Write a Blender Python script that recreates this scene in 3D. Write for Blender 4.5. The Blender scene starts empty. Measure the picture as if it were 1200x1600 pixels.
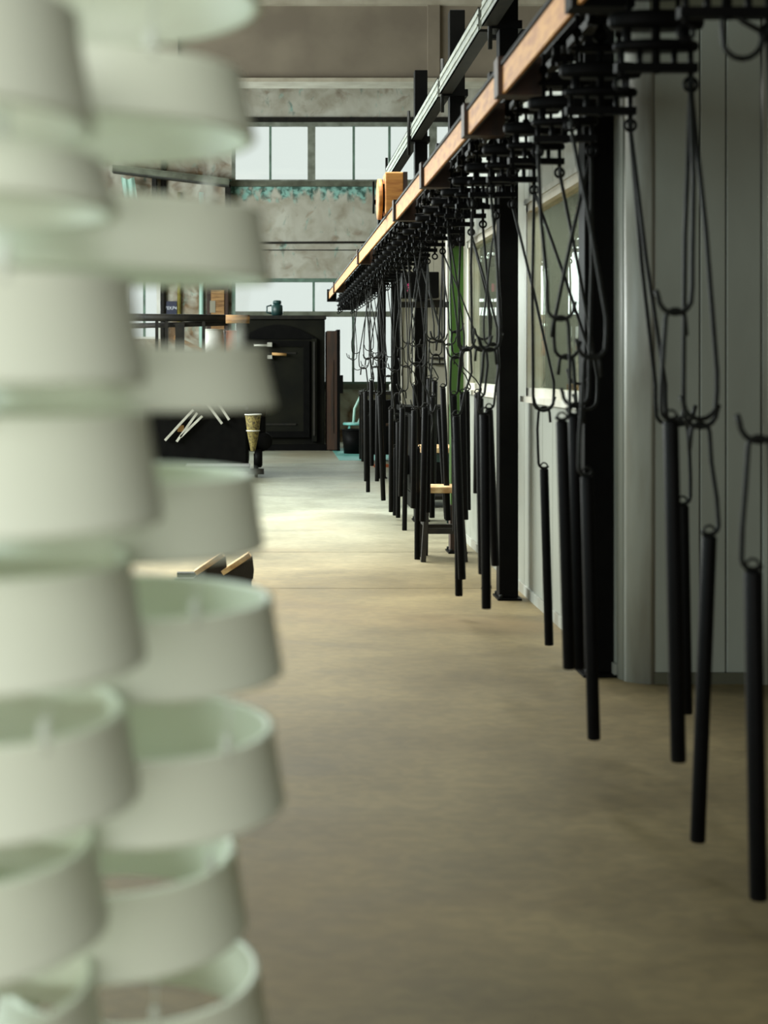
import bpy, math, random
from mathutils import Vector, Matrix
random.seed(7)
C = bpy.context.scene.collection
PI = math.pi
F = 2200.0                      # focal length in pixels of the 1200x1600 frame
HX, HY, EYE = 425.0, 572.0, 1.40

# ------------------------------------------------------------------ camera, world, lights, exposure
cam_d = bpy.data.cameras.new('camera'); cam = bpy.data.objects.new('camera', cam_d); C.objects.link(cam)
cam.location = (0, 0, EYE); cam.rotation_euler = (PI/2, 0, 0)
cam_d.sensor_fit = 'VERTICAL'; cam_d.sensor_height = 36; cam_d.sensor_width = 27
cam_d.lens = F/1600*36
cam_d.shift_x = (600-HX)/1600; cam_d.shift_y = (HY-800)/1600
cam_d.clip_start = 0.05; cam_d.clip_end = 200
cam_d.dof.use_dof = True; cam_d.dof.focus_distance = 13.0
cam_d.dof.aperture_fstop = cam_d.lens/18.0
bpy.context.scene.camera = cam

world = bpy.data.worlds.new('sky'); bpy.context.scene.world = world; world.use_nodes = True
bg = world.node_tree.nodes['Background']
bg.inputs[0].default_value = (0.87, .93, 0.89, 1); bg.inputs[1].default_value = 1.0
vs = bpy.context.scene.view_settings
vs.view_transform = 'Standard'; vs.look = 'None'; vs.gamma = 1; vs.use_curve_mapping = False
vs.exposure = 0.0
cy = bpy.context.scene.cycles
cy.use_denoising = True; cy.max_bounces = 8; cy.diffuse_bounces = 4; cy.glossy_bounces = 3
cy.transparent_max_bounces = 12; cy.sample_clamp_indirect = 4.0; cy.caustics_reflective = False; cy.caustics_refractive = False

def area(name, loc, aim, sx, sy, power, col):
    d = bpy.data.lights.new(name, 'AREA'); d.shape = 'RECTANGLE'; d.size = sx; d.size_y = sy
    d.energy = power; d.color = col
    o = bpy.data.objects.new(name, d); C.objects.link(o); o.location = loc
    o.rotation_euler = (Vector(aim)-Vector(loc)).to_track_quat('-Z', 'Y').to_euler()
    return o
# daylight through the long left-hand windows and the roof lights; unseen fills added behind and left of the camera
area('daylight_left_windows', (-6.7, 15.5, 3.4), (1.4, 15.5, 1.2), 12, 2.6, 2100, (0.93, 1.0, 0.97))
area('daylight_roof_light', (-0.6, 11.6, 6.8), (-0.4, 11.2, 0), 3.0, 6.5, 620, (0.98, 1.0, 0.93)).data.spread = math.radians(95)
area('daylight_back_windows', (-1.5, 25.4, 3.6), (-0.5, 14, 1.0), 7, 3.0, 300, (0.85, 1.0, 0.97))
area('added_fill_behind', (-0.6, -1.4, 2.0), (-0.35, 1.5, 1.5), 2.6, 2.2, 84, (1.0, 1.0, 0.96))  # added lamp behind the camera, brightens the foreground rings
area('added_fill_near_left', (-4.0, 2.6, 2.4), (-0.3, 1.5, 1.5), 2.2, 2.2, 190, (0.84, 1.0, 0.99))  # added lamp out of view, lights the insides of the rings

# ------------------------------------------------------------------ materials
def newmat(name):
    m = bpy.data.materials.new(name); m.use_nodes = True
    nt = m.node_tree; return m, nt, nt.nodes['Principled BSDF']
def rgb(*c):                       # 0..255 sRGB to linear
    f = lambda v: (v/255/12.92) if v/255 <= .04045 else ((v/255+.055)/1.055)**2.4
    return tuple(f(v) for v in c) + (1,)
def paint(name, a, b=None, scale=4, rough=0.5, metal=0.0, stretch=(1,1,1), lo=.35, hi=.65, bump=0.0, detail=6, dist=0.0, spec=.5):
    m, nt, p = newmat(name)
    if b is None: b = tuple(x*0.8 for x in a[:3]) + (1,)
    tc = nt.nodes.new('ShaderNodeTexCoord'); mp = nt.nodes.new('ShaderNodeMapping')
    mp.inputs['Scale'].default_value = stretch
    nz = nt.nodes.new('ShaderNodeTexNoise'); nz.inputs['Scale'].default_value = scale; nz.inputs['Detail'].default_value = detail
    nz.inputs['Distortion'].default_value = dist
    cr = nt.nodes.new('ShaderNodeValToRGB'); e = cr.color_ramp.elements
    e[0].position = lo; e[0].color = a; e[1].position = hi; e[1].color = b
    L = nt.links.new
    L(tc.outputs['Object'], mp.inputs[0]); L(mp.outputs[0], nz.inputs['Vector']); L(nz.outputs[0], cr.inputs[0]); L(cr.outputs[0], p.inputs['Base Color'])
    p.inputs['Roughness'].default_value = rough; p.inputs['Metallic'].default_value = metal; p.inputs['Specular IOR Level'].default_value = spec
    if bump:
        bp = nt.nodes.new('ShaderNodeBump'); bp.inputs['Strength'].default_value = bump; bp.inputs['Distance'].default_value = .01
        L(nz.outputs[0], bp.inputs['Height']); L(bp.outputs[0], p.inputs['Normal'])
    return m
def emis(name, col, s):
    m, nt, p = newmat(name); p.inputs['Base Color'].default_value = col
    p.inputs['Emission Color'].default_value = col; p.inputs['Emission Strength'].default_value = s; return m

M = {}
M['black'] = paint('black_steel_paint', rgb(8,8,8), rgb(13,13,12), 9, .5, spec=.06)
M['bar'] = paint('black_bar_coating', rgb(6,6,6), rgb(10,10,10), 20, .5, spec=.10)
M['hook'] = paint('dull_hook_steel', rgb(28,30,27), rgb(16,16,14), 30, .55, .0, spec=.18)
M['dark'] = paint('grimy_dark_metal', rgb(16,16,14), rgb(32,29,22), 12, .65, spec=.25)
M['orange'] = paint('rusty_orange_rail', rgb(202,142,70), rgb(158,96,40), 5, .6, stretch=(1,1.4,6), lo=.4, hi=.7)
M['grey_steel'] = paint('grey_channel_steel', rgb(150,156,148), rgb(118,124,118), 8, .45, .1, stretch=(1,6,1))
M['ring'] = paint('white_powder_coat', rgb(228,235,217), rgb(222,229,210), 3, .45)
M['ring_hook'] = paint('white_coated_wire', rgb(220,225,215), rgb(205,212,200), 3, .45)
M['panel'] = paint('off_white_sandwich_panel', rgb(158,162,152), rgb(143,146,136), 2.2, .42, stretch=(1,1,.35))
M['trim'] = paint('aluminium_trim', rgb(172,176,168), rgb(138,136,124), 2.5, .4, stretch=(3,3,.5))
M['trim_light'] = paint('white_window_trim', rgb(214,214,204), rgb(196,190,172), 5, .45)
M['seam'] = paint('dark_seam', rgb(60,62,58), rgb(45,46,42), 6, .7)
M['fascia'] = paint('olive_grey_fascia', rgb(98,98,80), rgb(80,79,64), 3, .6)
M['beam'] = paint('precast_concrete', rgb(128,119,104), rgb(112,103,90), 1.3, .85, bump=.15)
M['flange'] = paint('pale_concrete_flange', rgb(172,166,150), rgb(150,143,126), 3, .8)
M['ceiling'] = paint('ceiling_slab', rgb(108,98,84), rgb(92,84,72), .8, .9)
M['frame_green'] = paint('faded_green_frame', rgb(108,138,122), rgb(84,104,92), 6, .55)
M['frame_grey'] = paint('grey_window_frame', rgb(138,144,132), rgb(102,106,94), 6, .6)
M['sill'] = paint('weathered_sill', rgb(112,118,102), rgb(74,76,62), 4, .7)
M['green'] = paint('green_post_paint', rgb(66,108,28), rgb(46,80,20), 2, .45, stretch=(1,1,.4))
M['wood'] = paint('raw_timber', rgb(178,138,88), rgb(120,86,50), 4, .7, stretch=(1,8,8))
M['wood_pale'] = paint('pale_timber_edge', rgb(222,196,150), rgb(170,130,84), 14, .65)
M['wood_dark'] = paint('dark_stained_timber', rgb(36,31,23), rgb(20,18,14), 8, .7, stretch=(1,6,1))
M['tan'] = paint('cardboard_tan', rgb(200,160,104), rgb(170,128,76), 6, .7)
M['rust'] = paint('brown_rust_sheet', rgb(66,40,22), rgb(34,24,16), 4, .6, stretch=(4,4,.5), bump=.2)
M['olive_dark'] = paint('sooty_olive_metal', rgb(24,24,15), rgb(10,11,7), 2.5, .65, spec=.12)
M['pipe_olive'] = paint('mustard_pipe', rgb(150,140,60), rgb(110,100,44), 6, .5)
M['teal'] = paint('teal_paint', rgb(120,190,180), rgb(92,158,150), 3, .5)
M['teal_dark'] = paint('dark_teal_paint', rgb(26,62,60), rgb(20,44,42), 6, .4)
M['mint'] = paint('mint_plastic', rgb(178,214,200), rgb(160,200,188), 4, .4)
M['alu'] = paint('pale_aluminium_profile', rgb(205,205,196), rgb(172,172,162), 6, .35, .3)
M['copper'] = paint('copper_orange', rgb(200,112,66), rgb(160,82,46), 9, .5)
M['white'] = paint('white_plastic', rgb(225,226,218), rgb(205,206,196), 5, .45)
M['blue'] = paint('navy_sign', rgb(24,34,66), rgb(20,28,56), 5, .4)
M['partition'] = paint('beige_grey_partition', rgb(168,164,148), rgb(140,137,120), 1.6, .7)
M['screen'] = emis('magenta_display', (0.55, .02, .14, 1), .8)
M['lamp_tube'] = emis('lit_tube', (1,1,.95,1), 3)
M['basket'] = paint('woven_straw', rgb(140,126,66), rgb(60,50,28), 40, .8)
M['label_print'] = paint('white_lettering', rgb(220,226,235), rgb(205,212,222), 5, .5)

def glass(name, tint, gloss, rough=.0):
    m, nt, p = newmat(name); nt.nodes.remove(p); out = nt.nodes['Material Output']
    t = nt.nodes.new('ShaderNodeBsdfTransparent'); t.inputs[0].default_value = tint
    g = nt.nodes.new('ShaderNodeBsdfGlossy'); g.inputs['Roughness'].default_value = rough
    mx = nt.nodes.new('ShaderNodeMixShader'); mx.inputs[0].default_value = gloss
    nt.links.new(t.outputs[0], mx.inputs[1]); nt.links.new(g.outputs[0], mx.inputs[2]); nt.links.new(mx.outputs[0], out.inputs[0])
    return m
M['pane'] = glass('clear_window_glass', (.96,.98,.97,1), .05)
M['booth_glass'] = glass('booth_window_glass', (.80,.84,.78,1), .28)

# concrete floor: warm, worn, with brown blotches and long smears, cooler far off
def floor_mat():
    m, nt, p = newmat('worn_concrete_floor'); L = nt.links.new
    tc = nt.nodes.new('ShaderNodeTexCoord')
    def noise(scale, stretch, detail=7, dist=.6):
        mp = nt.nodes.new('ShaderNodeMapping'); mp.inputs['Scale'].default_value = stretch
        n = nt.nodes.new('ShaderNodeTexNoise'); n.inputs['Scale'].default_value = scale; n.inputs['Detail'].default_value = detail; n.inputs['Distortion'].default_value = dist
        L(tc.outputs['Object'], mp.inputs[0]); L(mp.outputs[0], n.inputs['Vector']); return n
    def ramp(n, p0, c0, p1, c1):
        r = nt.nodes.new('ShaderNodeValToRGB'); e = r.color_ramp.elements
        e[0].position = p0; e[0].color = c0; e[1].position = p1; e[1].color = c1; L(n.outputs[0], r.inputs[0]); return r
    a = ramp(noise(.9, (1,1,1)), .35, rgb(126,111,77), .68, rgb(99,86,56))
    b = ramp(noise(1.5, (1,2.2,1), 9, .7), .34, (0.80,.79,.76,1), .66, (1.06,1.06,1.04,1))
    c = ramp(noise(14, (1,1.6,1), 10), .40, (.86,.86,.84,1), .62, (1.05,1.05,1.03,1))
    d = ramp(noise(.45, (1,.8,1), 3), .52, (0,0,0,1), .66, (1,1,1,1))
    m1 = nt.nodes.new('ShaderNodeMixRGB'); m1.blend_type = 'MULTIPLY'; m1.inputs[0].default_value = 1; L(a.outputs[0], m1.inputs[1]); L(b.outputs[0], m1.inputs[2])
    m2 = nt.nodes.new('ShaderNodeMixRGB'); m2.blend_type = 'MULTIPLY'; m2.inputs[0].default_value = 1; L(m1.outputs[0], m2.inputs[1]); L(c.outputs[0], m2.inputs[2])
    m3 = nt.nodes.new('ShaderNodeMixRGB'); m3.inputs[2].default_value = rgb(124,98,60); L(m2.outputs[0], m3.inputs[1])
    mm = nt.nodes.new('ShaderNodeMath'); mm.operation = 'MULTIPLY'; mm.inputs[1].default_value = .45; L(d.outputs[0], mm.inputs[0]); L(mm.outputs[0], m3.inputs[0])
    # colour turns cooler and paler towards the far end
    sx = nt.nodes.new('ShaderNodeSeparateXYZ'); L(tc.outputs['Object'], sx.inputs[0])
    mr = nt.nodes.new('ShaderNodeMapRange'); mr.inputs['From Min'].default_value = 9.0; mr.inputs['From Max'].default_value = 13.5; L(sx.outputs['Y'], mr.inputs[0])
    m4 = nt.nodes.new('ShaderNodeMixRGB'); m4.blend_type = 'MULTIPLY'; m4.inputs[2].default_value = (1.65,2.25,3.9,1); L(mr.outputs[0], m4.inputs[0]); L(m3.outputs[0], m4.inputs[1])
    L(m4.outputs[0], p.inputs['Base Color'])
    rr = nt.nodes.new('ShaderNodeMapRange'); rr.inputs['To Min'].default_value = .34; rr.inputs['To Max'].default_value = .6
    L(b.outputs[0], rr.inputs[0]); L(rr.outputs[0], p.inputs['Roughness'])
    bp = nt.nodes.new('ShaderNodeBump'); bp.inputs['Strength'].default_value = .06; bp.inputs['Distance'].default_value = .01; L(c.outputs[0], bp.inputs['Height']); L(bp.outputs[0], p.inputs['Normal'])
    return m
M['floor'] = floor_mat()
# plaster back wall: mottled grey, brown where the render has come off, peeling teal paint under the high window
def wall_mat():
    m, nt, p = newmat('old_plaster_wall'); L = nt.links.new
    tc = nt.nodes.new('ShaderNodeTexCoord'); sx = nt.nodes.new('ShaderNodeSeparateXYZ'); L(tc.outputs['Object'], sx.inputs[0])
    def noise(scale, detail=8, dist=.4, st=(1,1,1)):
        mp = nt.nodes.new('ShaderNodeMapping'); mp.inputs['Scale'].default_value = st
        n = nt.nodes.new('ShaderNodeTexNoise'); n.inputs['Scale'].default_value = scale; n.inputs['Detail'].default_value = detail; n.inputs['Distortion'].default_value = dist
        L(tc.outputs['Object'], mp.inputs[0]); L(mp.outputs[0], n.inputs['Vector']); return n
    def ramp(src, p0, c0, p1, c1):
        r = nt.nodes.new('ShaderNodeValToRGB'); e = r.color_ramp.elements
        e[0].position = p0; e[0].color = c0; e[1].position = p1; e[1].color = c1; L(src, r.inputs[0]); return r
    base = ramp(noise(1.6).outputs[0], .35, rgb(196,196,184), .70, rgb(158,152,136))
    sp = ramp(noise(3, 10, .5).outputs[0], .28, (.72,.68,.62,1), .52, (1,1,1,1))
    m1 = nt.nodes.new('ShaderNodeMixRGB'); m1.blend_type = 'MULTIPLY'; m1.inputs[0].default_value = 1; L(base.outputs[0], m1.inputs[1]); L(sp.outputs[0], m1.inputs[2])
    # brown bare render to the left of the windows and low under the band
    left = nt.nodes.new('ShaderNodeMapRange'); left.inputs['From Min'].default_value = -.55; left.inputs['From Max'].default_value = -.95; L(sx.outputs['X'], left.inputs[0])
    low = nt.nodes.new('ShaderNodeMapRange'); low.inputs['From Min'].default_value = 3.75; low.inputs['From Max'].default_value = 3.0; low.inputs['To Max'].default_value = .6; L(sx.outputs['Z'], low.inputs[0])
    high = nt.nodes.new('ShaderNodeMapRange'); high.inputs['From Min'].default_value = 5.9; high.inputs['From Max'].default_value = 6.6; high.inputs['To Max'].default_value = .3; L(sx.outputs['Z'], high.inputs[0])
    ad = nt.nodes.new('ShaderNodeMath'); ad.operation = 'MAXIMUM'; L(left.outputs[0], ad.inputs[0]); L(low.outputs[0], ad.inputs[1])
    ad1 = nt.nodes.new('ShaderNodeMath'); ad1.operation = 'MAXIMUM'; L(ad.outputs[0], ad1.inputs[0]); L(high.outputs[0], ad1.inputs[1])
    n2 = noise(2.4, 9, .9); ad2 = nt.nodes.new('ShaderNodeMath'); ad2.operation = 'MULTIPLY_ADD'; ad2.inputs[1].default_value = .20
    L(ad1.outputs[0], ad2.inputs[0]); L(n2.outputs[0], ad2.inputs[2])
    fac = ramp(ad2.outputs[0], .60, (0,0,0,1), .80, (1,1,1,1))
    br = ramp(noise(6).outputs[0], .35, rgb(92,68,46), .65, rgb(140,118,92))
    m2 = nt.nodes.new('ShaderNodeMixRGB'); L(fac.outputs[0], m2.inputs[0]); L(m1.outputs[0], m2.inputs[1]); L(br.outputs[0], m2.inputs[2])
    # teal band z 4.45 .. 4.75, dissolving downwards
    t1 = nt.nodes.new('ShaderNodeMapRange'); t1.inputs['From Min'].default_value = 4.40; t1.inputs['From Max'].default_value = 4.72; L(sx.outputs['Z'], t1.inputs[0])
    t2 = nt.nodes.new('ShaderNodeMath'); t2.operation = 'LESS_THAN'; t2.inputs[1].default_value = 4.85; L(sx.outputs['Z'], t2.inputs[0])
    t3 = nt.nodes.new('ShaderNodeMath'); t3.operation = 'MULTIPLY'; L(t1.outputs[0], t3.inputs[0]); L(t2.outputs[0], t3.inputs[1])
    tx = nt.nodes.new('ShaderNodeMath'); tx.operation = 'GREATER_THAN'; tx.inputs[1].default_value = -.85; L(sx.outputs['X'], tx.inputs[0])
    t5 = nt.nodes.new('ShaderNodeMath'); t5.operation = 'MULTIPLY'; L(t3.outputs[0], t5.inputs[0]); L(tx.outputs[0], t5.inputs[1]); t3 = t5
    n3 = noise(7, 6, .5, (1,1,.5)); t4 = nt.nodes.new('ShaderNodeMath'); t4.operation = 'MULTIPLY_ADD'; t4.inputs[1].default_value = .42; L(t3.outputs[0], t4.inputs[0]); L(n3.outputs[0], t4.inputs[2])
    tf = ramp(t4.outputs[0], .60, (0,0,0,1), .78, (1,1,1,1))
    tcol = ramp(noise(9).outputs[0], .42, rgb(60,92,84), .58, rgb(142,190,180))
    m3 = nt.nodes.new('ShaderNodeMixRGB'); L(tf.outputs[0], m3.inputs[0]); L(m2.outputs[0], m3.inputs[1]); L(tcol.outputs[0], m3.inputs[2])
    L(m3.outputs[0], p.inputs['Base Color']); p.inputs['Roughness'].default_value = .9
    bp = nt.nodes.new('ShaderNodeBump'); bp.inputs['Strength'].default_value = .3; bp.inputs['Distance'].default_value = .02; L(sp.outputs[0], bp.inputs['Height']); L(bp.outputs[0], p.inputs['Normal'])
    return m
M['wall'] = wall_mat()
M['plaster'] = paint('dull_side_plaster', rgb(150,146,130), rgb(120,114,98), 1.2, .9)

# ------------------------------------------------------------------ mesh helpers
def at(x, y, D): return Vector(((x-HX)/F*D, D, EYE-(y-HY)/F*D))   # a picture point at a known depth, in metres
class MB:
    def __init__(s): s.v = []; s.f = []; s.sm = []
    def add(s, vs, fs, smooth=False):
        n = len(s.v); s.v += [tuple(v) for v in vs]; s.f += [tuple(i+n for i in f) for f in fs]; s.sm += [smooth]*len(fs); return s
    def box(s, x0, x1, y0, y1, z0, z1):
        return s.add([(x0,y0,z0),(x1,y0,z0),(x1,y1,z0),(x0,y1,z0),(x0,y0,z1),(x1,y0,z1),(x1,y1,z1),(x0,y1,z1)],
                     [(0,3,2,1),(4,5,6,7),(0,1,5,4),(1,2,6,5),(2,3,7,6),(3,0,4,7)])
    def obox(s, a, b, w, h):                      # beam from a to b, width w, height h
        a = Vector(a); b = Vector(b); d = (b-a).normalized()
        up = Vector((0,0,1)) if abs(d.z) < .9 else Vector((0,1,0))
        u = d.cross(up).normalized()*w/2; v = u.cross(d).normalized()*h/2
        P = [a-u-v, a+u-v, a+u+v, a-u+v, b-u-v, b+u-v, b+u+v, b-u+v]
        return s.add(P, [(0,1,2,3),(7,6,5,4),(4,5,1,0),(5,6,2,1),(6,7,3,2),(7,4,0,3)])
    def tube(s, pts, r, n=8, cap=True):
        pts = [Vector(p) for p in pts]; m = len(pts); rr = r if isinstance(r, (list, tuple)) else [r]*m
        ref = Vector((0,1,0)); vs = []
        for i, p in enumerate(pts):
            d = (pts[min(i+1,m-1)]-pts[max(i-1,0)]).normalized()
            if abs(d.dot(ref)) > .95: u = d.cross(Vector((1,0,0))).normalized()
            else: u = d.cross(ref).normalized()
            w = d.cross(u).normalized()
            for k in range(n):
                a = 2*PI*k/n; vs.append(p + (u*math.cos(a)+w*math.sin(a))*rr[i])
        fs = [(i*n+k, i*n+(k+1)%n, (i+1)*n+(k+1)%n, (i+1)*n+k) for i in range(m-1) for k in range(n)]
        if m and cap: 
            s.add(vs, fs, True); base = len(s.v)-len(vs)
            s.f += [tuple(base+k for k in range(n))[::-1], tuple(base+(m-1)*n+k for k in range(n))]; s.sm += [False, False]
            return s
        return s.add(vs, fs, True)
    def lathe(s, prof, c=(0,0,0), n=24, axis='Z', smooth=True, closed=False):
        vs = []
        for r, h in prof:
            for k in range(n):
                a = 2*PI*k/n; x, y = r*math.cos(a), r*math.sin(a)
                p = (x, y, h) if axis == 'Z' else ((h, x, y) if axis == 'X' else (y, h, x))
                vs.append((p[0]+c[0], p[1]+c[1], p[2]+c[2]))
        m = len(prof); rng = range(m if closed else m-1)
        fs = [(i*n+k, i*n+(k+1)%n, ((i+1)%m)*n+(k+1)%n, ((i+1)%m)*n+k) for i in rng for k in range(n)]
        return s.add(vs, fs, smooth)
    def disc(s, c, r, h, n=24, axis='Z', bev=.15):
        b = h*bev
        return s.lathe([(0.001,0),(r-b,0),(r,b),(r,h-b),(r-b,h),(0.001,h)], c, n, axis)
    def torus(s, c, R, r, axis='Y', n=16, k=8):
        return s.lathe([(R+r*math.cos(2*PI*i/k), r*math.sin(2*PI*i/k)) for i in range(k)], c, n, axis, True, True)
    def prism(s, poly, y0, y1):                  # polygon in xz extruded along y
        n = len(poly); vs = [(x,y0,z) for x,z in poly]+[(x,y1,z) for x,z in poly]
        return s.add(vs, [tuple(range(n)), tuple(range(2*n-1,n-1,-1))]+[(i,(i+1)%n+0,(i+1)%n+n,i+n)[::-1] for i in range(n)])
    def build(s, name, mat, parent=None, loc=(0,0,0), bevel=0, **tags):
        me = bpy.data.meshes.new(name); me.from_pydata(s.v, [], s.f); me.update()
        me.polygons.foreach_set('use_smooth', s.sm); me.materials.append(M[mat] if isinstance(mat, str) else mat)
        import bmesh
        bm = bmesh.new(); bm.from_mesh(me); bmesh.ops.recalc_face_normals(bm, faces=bm.faces); bm.to_mesh(me); bm.free()
        o = bpy.data.objects.new(name, me); C.objects.link(o); o.location = loc; o.parent = parent
        if bevel:
            b = o.modifiers.new('bevel', 'BEVEL'); b.width = bevel; b.segments = 2; b.limit_method = 'ANGLE'
        for k, v in tags.items(): o[k] = v
        return o
def empty(name, label, cat, loc=(0,0,0), group=None, kind=None):
    o = bpy.data.objects.new(name, None); C.objects.link(o); o.location = loc; o.empty_display_size = .1
    if label: o['label'] = label
    if cat: o['category'] = cat
    if group: o['group'] = group
    if kind: o['kind'] = kind
    return o
def struct(name): return empty(name, None, None, kind='structure')
def tag(o, label, cat, group=None):
    o['label'] = label; o['category'] = cat
    if group: o['group'] = group
    return o
def dup(root, loc, rotz=0, label=None, group=None):
    r = root.copy(); C.objects.link(r); r.location = loc; r.rotation_euler = (0,0,rotz)
    if label: r['label'] = label
    if group: r['group'] = group
    for ch in list(root.children):
        c = ch.copy(); C.objects.link(c); c.parent = r
        for gr in list(ch.children):
            d = gr.copy(); C.objects.link(d); d.parent = c
    return r

# ------------------------------------------------------------------ room shell
YB = 26.0
fl = struct('floor')
MB().box(-7.2, 6.2, -5.2, YB+.3, -.2, -.05).build('subfloor', 'seam', fl)
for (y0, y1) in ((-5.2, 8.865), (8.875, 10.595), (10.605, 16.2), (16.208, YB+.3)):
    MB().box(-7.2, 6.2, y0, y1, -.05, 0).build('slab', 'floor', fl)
MB().box(1.0, 4.0, 20.9, 23.9, 0, .004).build('teal_strip', 'teal', fl)  # thin teal strip on the floor
w = struct('wall_left'); MB().box(-7.2, -7.0, -5.2, YB+.3, 0, 7.3).build('plaster_face', 'plaster', w)
w = struct('wall_right'); MB().box(6.0, 6.2, -5.2, YB+.3, 0, 7.3).build('plaster_face', 'plaster', w)
w = struct('wall_front'); MB().box(-7.2, 6.2, -5.4, -5.2, 0, 7.3).build('plaster_face', 'plaster', w)
c = struct('ceiling'); MB().box(-7.2, 6.2, -5.4, YB+.3, 7.02, 7.3).build('ceiling_slab', 'ceiling', c)
# roof beams (precast, with pale flanges and stiffeners)
for (yy, ) in ((21.0,), (14.0,), (7.0,)):
    b = struct('trim_1'); b.location = (0, yy, 0)
    MB().box(-7, 6, .12, .4, 5.70, 6.82).build('beam_web', 'beam', b)
    MB().box(-7, 6, 0, .5, 5.64, 5.70).build('lower_flange', 'flange', b)
    MB().box(-7, 6, 0, .5, 6.80, 7.02).build('upper_flange', 'flange', b)
    for xs in (-4.6, -1.5, 2.42, 5.0):
        MB().box(xs-.09, xs+.09, .06, .14, 5.72, 6.82).build('stiffener', 'beam', b)

# back wall built around its openings
wb = struct('wall_back')
def holes(x0, x1, z0, z1, hs):
    xs = sorted({x0, x1, *[h[0] for h in hs], *[h[1] for h in hs]}); zs = sorted({z0, z1, *[h[2] for h in hs], *[h[3] for h in hs]})
    mb = MB()
    for i in range(len(xs)-1):
        for j in range(len(zs)-1):
            cx, cz = (xs[i]+xs[i+1])/2, (zs[j]+zs[j+1])/2
            if not any(h[0] < cx < h[1] and h[2] < cz < h[3] for h in hs):
                mb.box(xs[i], xs[i+1], 0, .24, zs[j], zs[j+1])
    return mb
OP = [(-.745, 4.4, 4.80, 5.90), (-.745, 2.28, 1.07, 3.02), (-2.72, -2.06, 1.9, 3.4), (-6, -3.2, 1.0, 3.2)]
holes(-7, 6, 0, 7.02, OP).build('plaster_face', 'wall', wb, (0, YB, 0))

def window(name, x0, x1, z0, z1, frames, mulls, trans=(), fmat='frame_green', y=YB):
    w = struct(name); w.location = (0, y, 0)
    fr = MB(); t = .07
    for (a, b) in frames:
        fr.box(a, a+t, -.02, .08, z0, z1); fr.box(b-t, b, -.02, .08, z0, z1)
        fr.box(a+t, b-t, -.02, .08, z1-t, z1); fr.box(a+t, b-t, -.02, .08, z0, z0+t*.6)
    fr.build('window_frame', fmat, w)
    for mx in mulls: MB().box(mx-.022, mx+.022, 0, .05, z0+t*.6, z1-t).build('mullion', 'frame_green', w)
    for tz in trans: MB().box(x0+t, x1-t, -.01, .07, tz-.05, tz+.05).build('transom', 'sill', w)
    xs = sorted([x0]+list(mulls)+[x1])
    for a, b in zip(xs[:-1], xs[1:]): MB().box(a+.01, b-.01, .055, .062, z0+.02, z1-.02).build('pane', 'pane', w)
    return w
w1 = window('window_1', -.745, 4.4, 4.80, 5.90, [(-.745, .73), (.73, 2.975), (2.975, 4.4)], [-.03, 1.51, 2.17, 3.7], fmat='frame_grey')
MB().box(-1.0, 4.6, -.10, .0, 4.71, 4.80).build('sill', 'sill', w1)
MB().box(-.9, 4.6, -.09, .0, 5.90, 5.98).build('lintel', 'dark', w1)
w2 = window('window_2', -.745, 2.28, 1.07, 3.02, [(-.745, 2.28)], [.77, 1.5, 2.02], (2.36,))
MB().box(-.8, 2.35, -.08, .0, .98, 1.07).build('sill', 'sill', w2)
w3 = window('window_3', -2.72, -2.06, 1.9, 3.4, [(-2.72, -2.06)], [-2.36], fmat='white')
window('window_4', -6, -3.2, 1.0, 3.2, [(-6, -3.2)], [-5.1, -4.1], (2.3,))
# pipes and cables on the back wall
def wallpipe(name, a, b, r, mat, label, cat='pipe'):
    return tag(MB().tube([a, b], r, 8).build(name, mat), label, cat)
wallpipe('wall_conduit', (-.7, YB-.05, 3.67), (3.6, YB-.05, 3.69), .02, 'dark', 'dark conduit running level across plaster between high and low back windows')
wallpipe('wall_cable', (-.5, YB-.03, 3.54), (3.6, YB-.03, 3.54), .008, 'hook', 'thin grey cable just below the dark conduit on the back wall', 'cable')
wallpipe('vertical_pipe', (-1.71, YB-.06, 1.9), (-1.71, YB-.06, 4.6), .035, 'pipe_olive', 'mustard vertical pipe on back wall right of navy sign')
wallpipe('vertical_pipe.001', (-1.30, YB-.06, 0), (-1.30, YB-.06, 4.6), .045, 'mint', 'pale mint vertical pipe on back wall left of brown door leaf')
wallpipe('vertical_pipe.002', (-2.0, YB-.06, 0), (-2.0, YB-.06, 5.2), .05, 'dark', 'dark vertical pipe on the back wall under the sloping beam')
g = empty('crane_beam', 'grimy steel beam sloping along the back wall into the high window sill', 'beam', (0, YB-.35, 0))
MB().obox((-2.9, 0, 4.99), (-.78, .0, 4.73), .16, .10).build('web', 'sill', g)
MB().obox((-2.9, 0, 5.05), (-.78, .0, 4.79), .22, .025).build('flange', 'sill', g)
MB().obox((-2.9, 0, 4.93), (-.78, .0, 4.67), .22, .02).build('flange', 'seam', g)
MB().box(-.86, -.76, .1, .35, 4.3, 4.72).build('bracket', 'dark', g)
MB().box(-2.2, -2.12, .1, .35, 4.3, 4.92).build('bracket', 'dark', g)
g = empty('door_leaf', 'brown rusty door leaf standing against back wall left of the lower windows', 'door', (0, YB-.12, 0))
MB().box(-1.2, -.80, 0, .06, 0, 3.0).build('leaf', 'rust', g, bevel=.01)
MB().box(-1.12, -.88, -.02, 0, .3, 1.4).build('inset_panel', 'wood_dark', g)
MB().box(-1.12, -.88, -.02, 0, 1.6, 2.8).build('inset_panel', 'wood', g)
MB().box(-1.14, -1.04, -.03, -.02, 2.38, 2.6).build('notice', 'partition', g)
g = empty('hanging_cloth', 'pale mint cloth hanging under the sloping crane beam', 'cloth', (0, YB-.4, 0))
vs = []; n = 10
mb = MB(); cols = []
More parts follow.
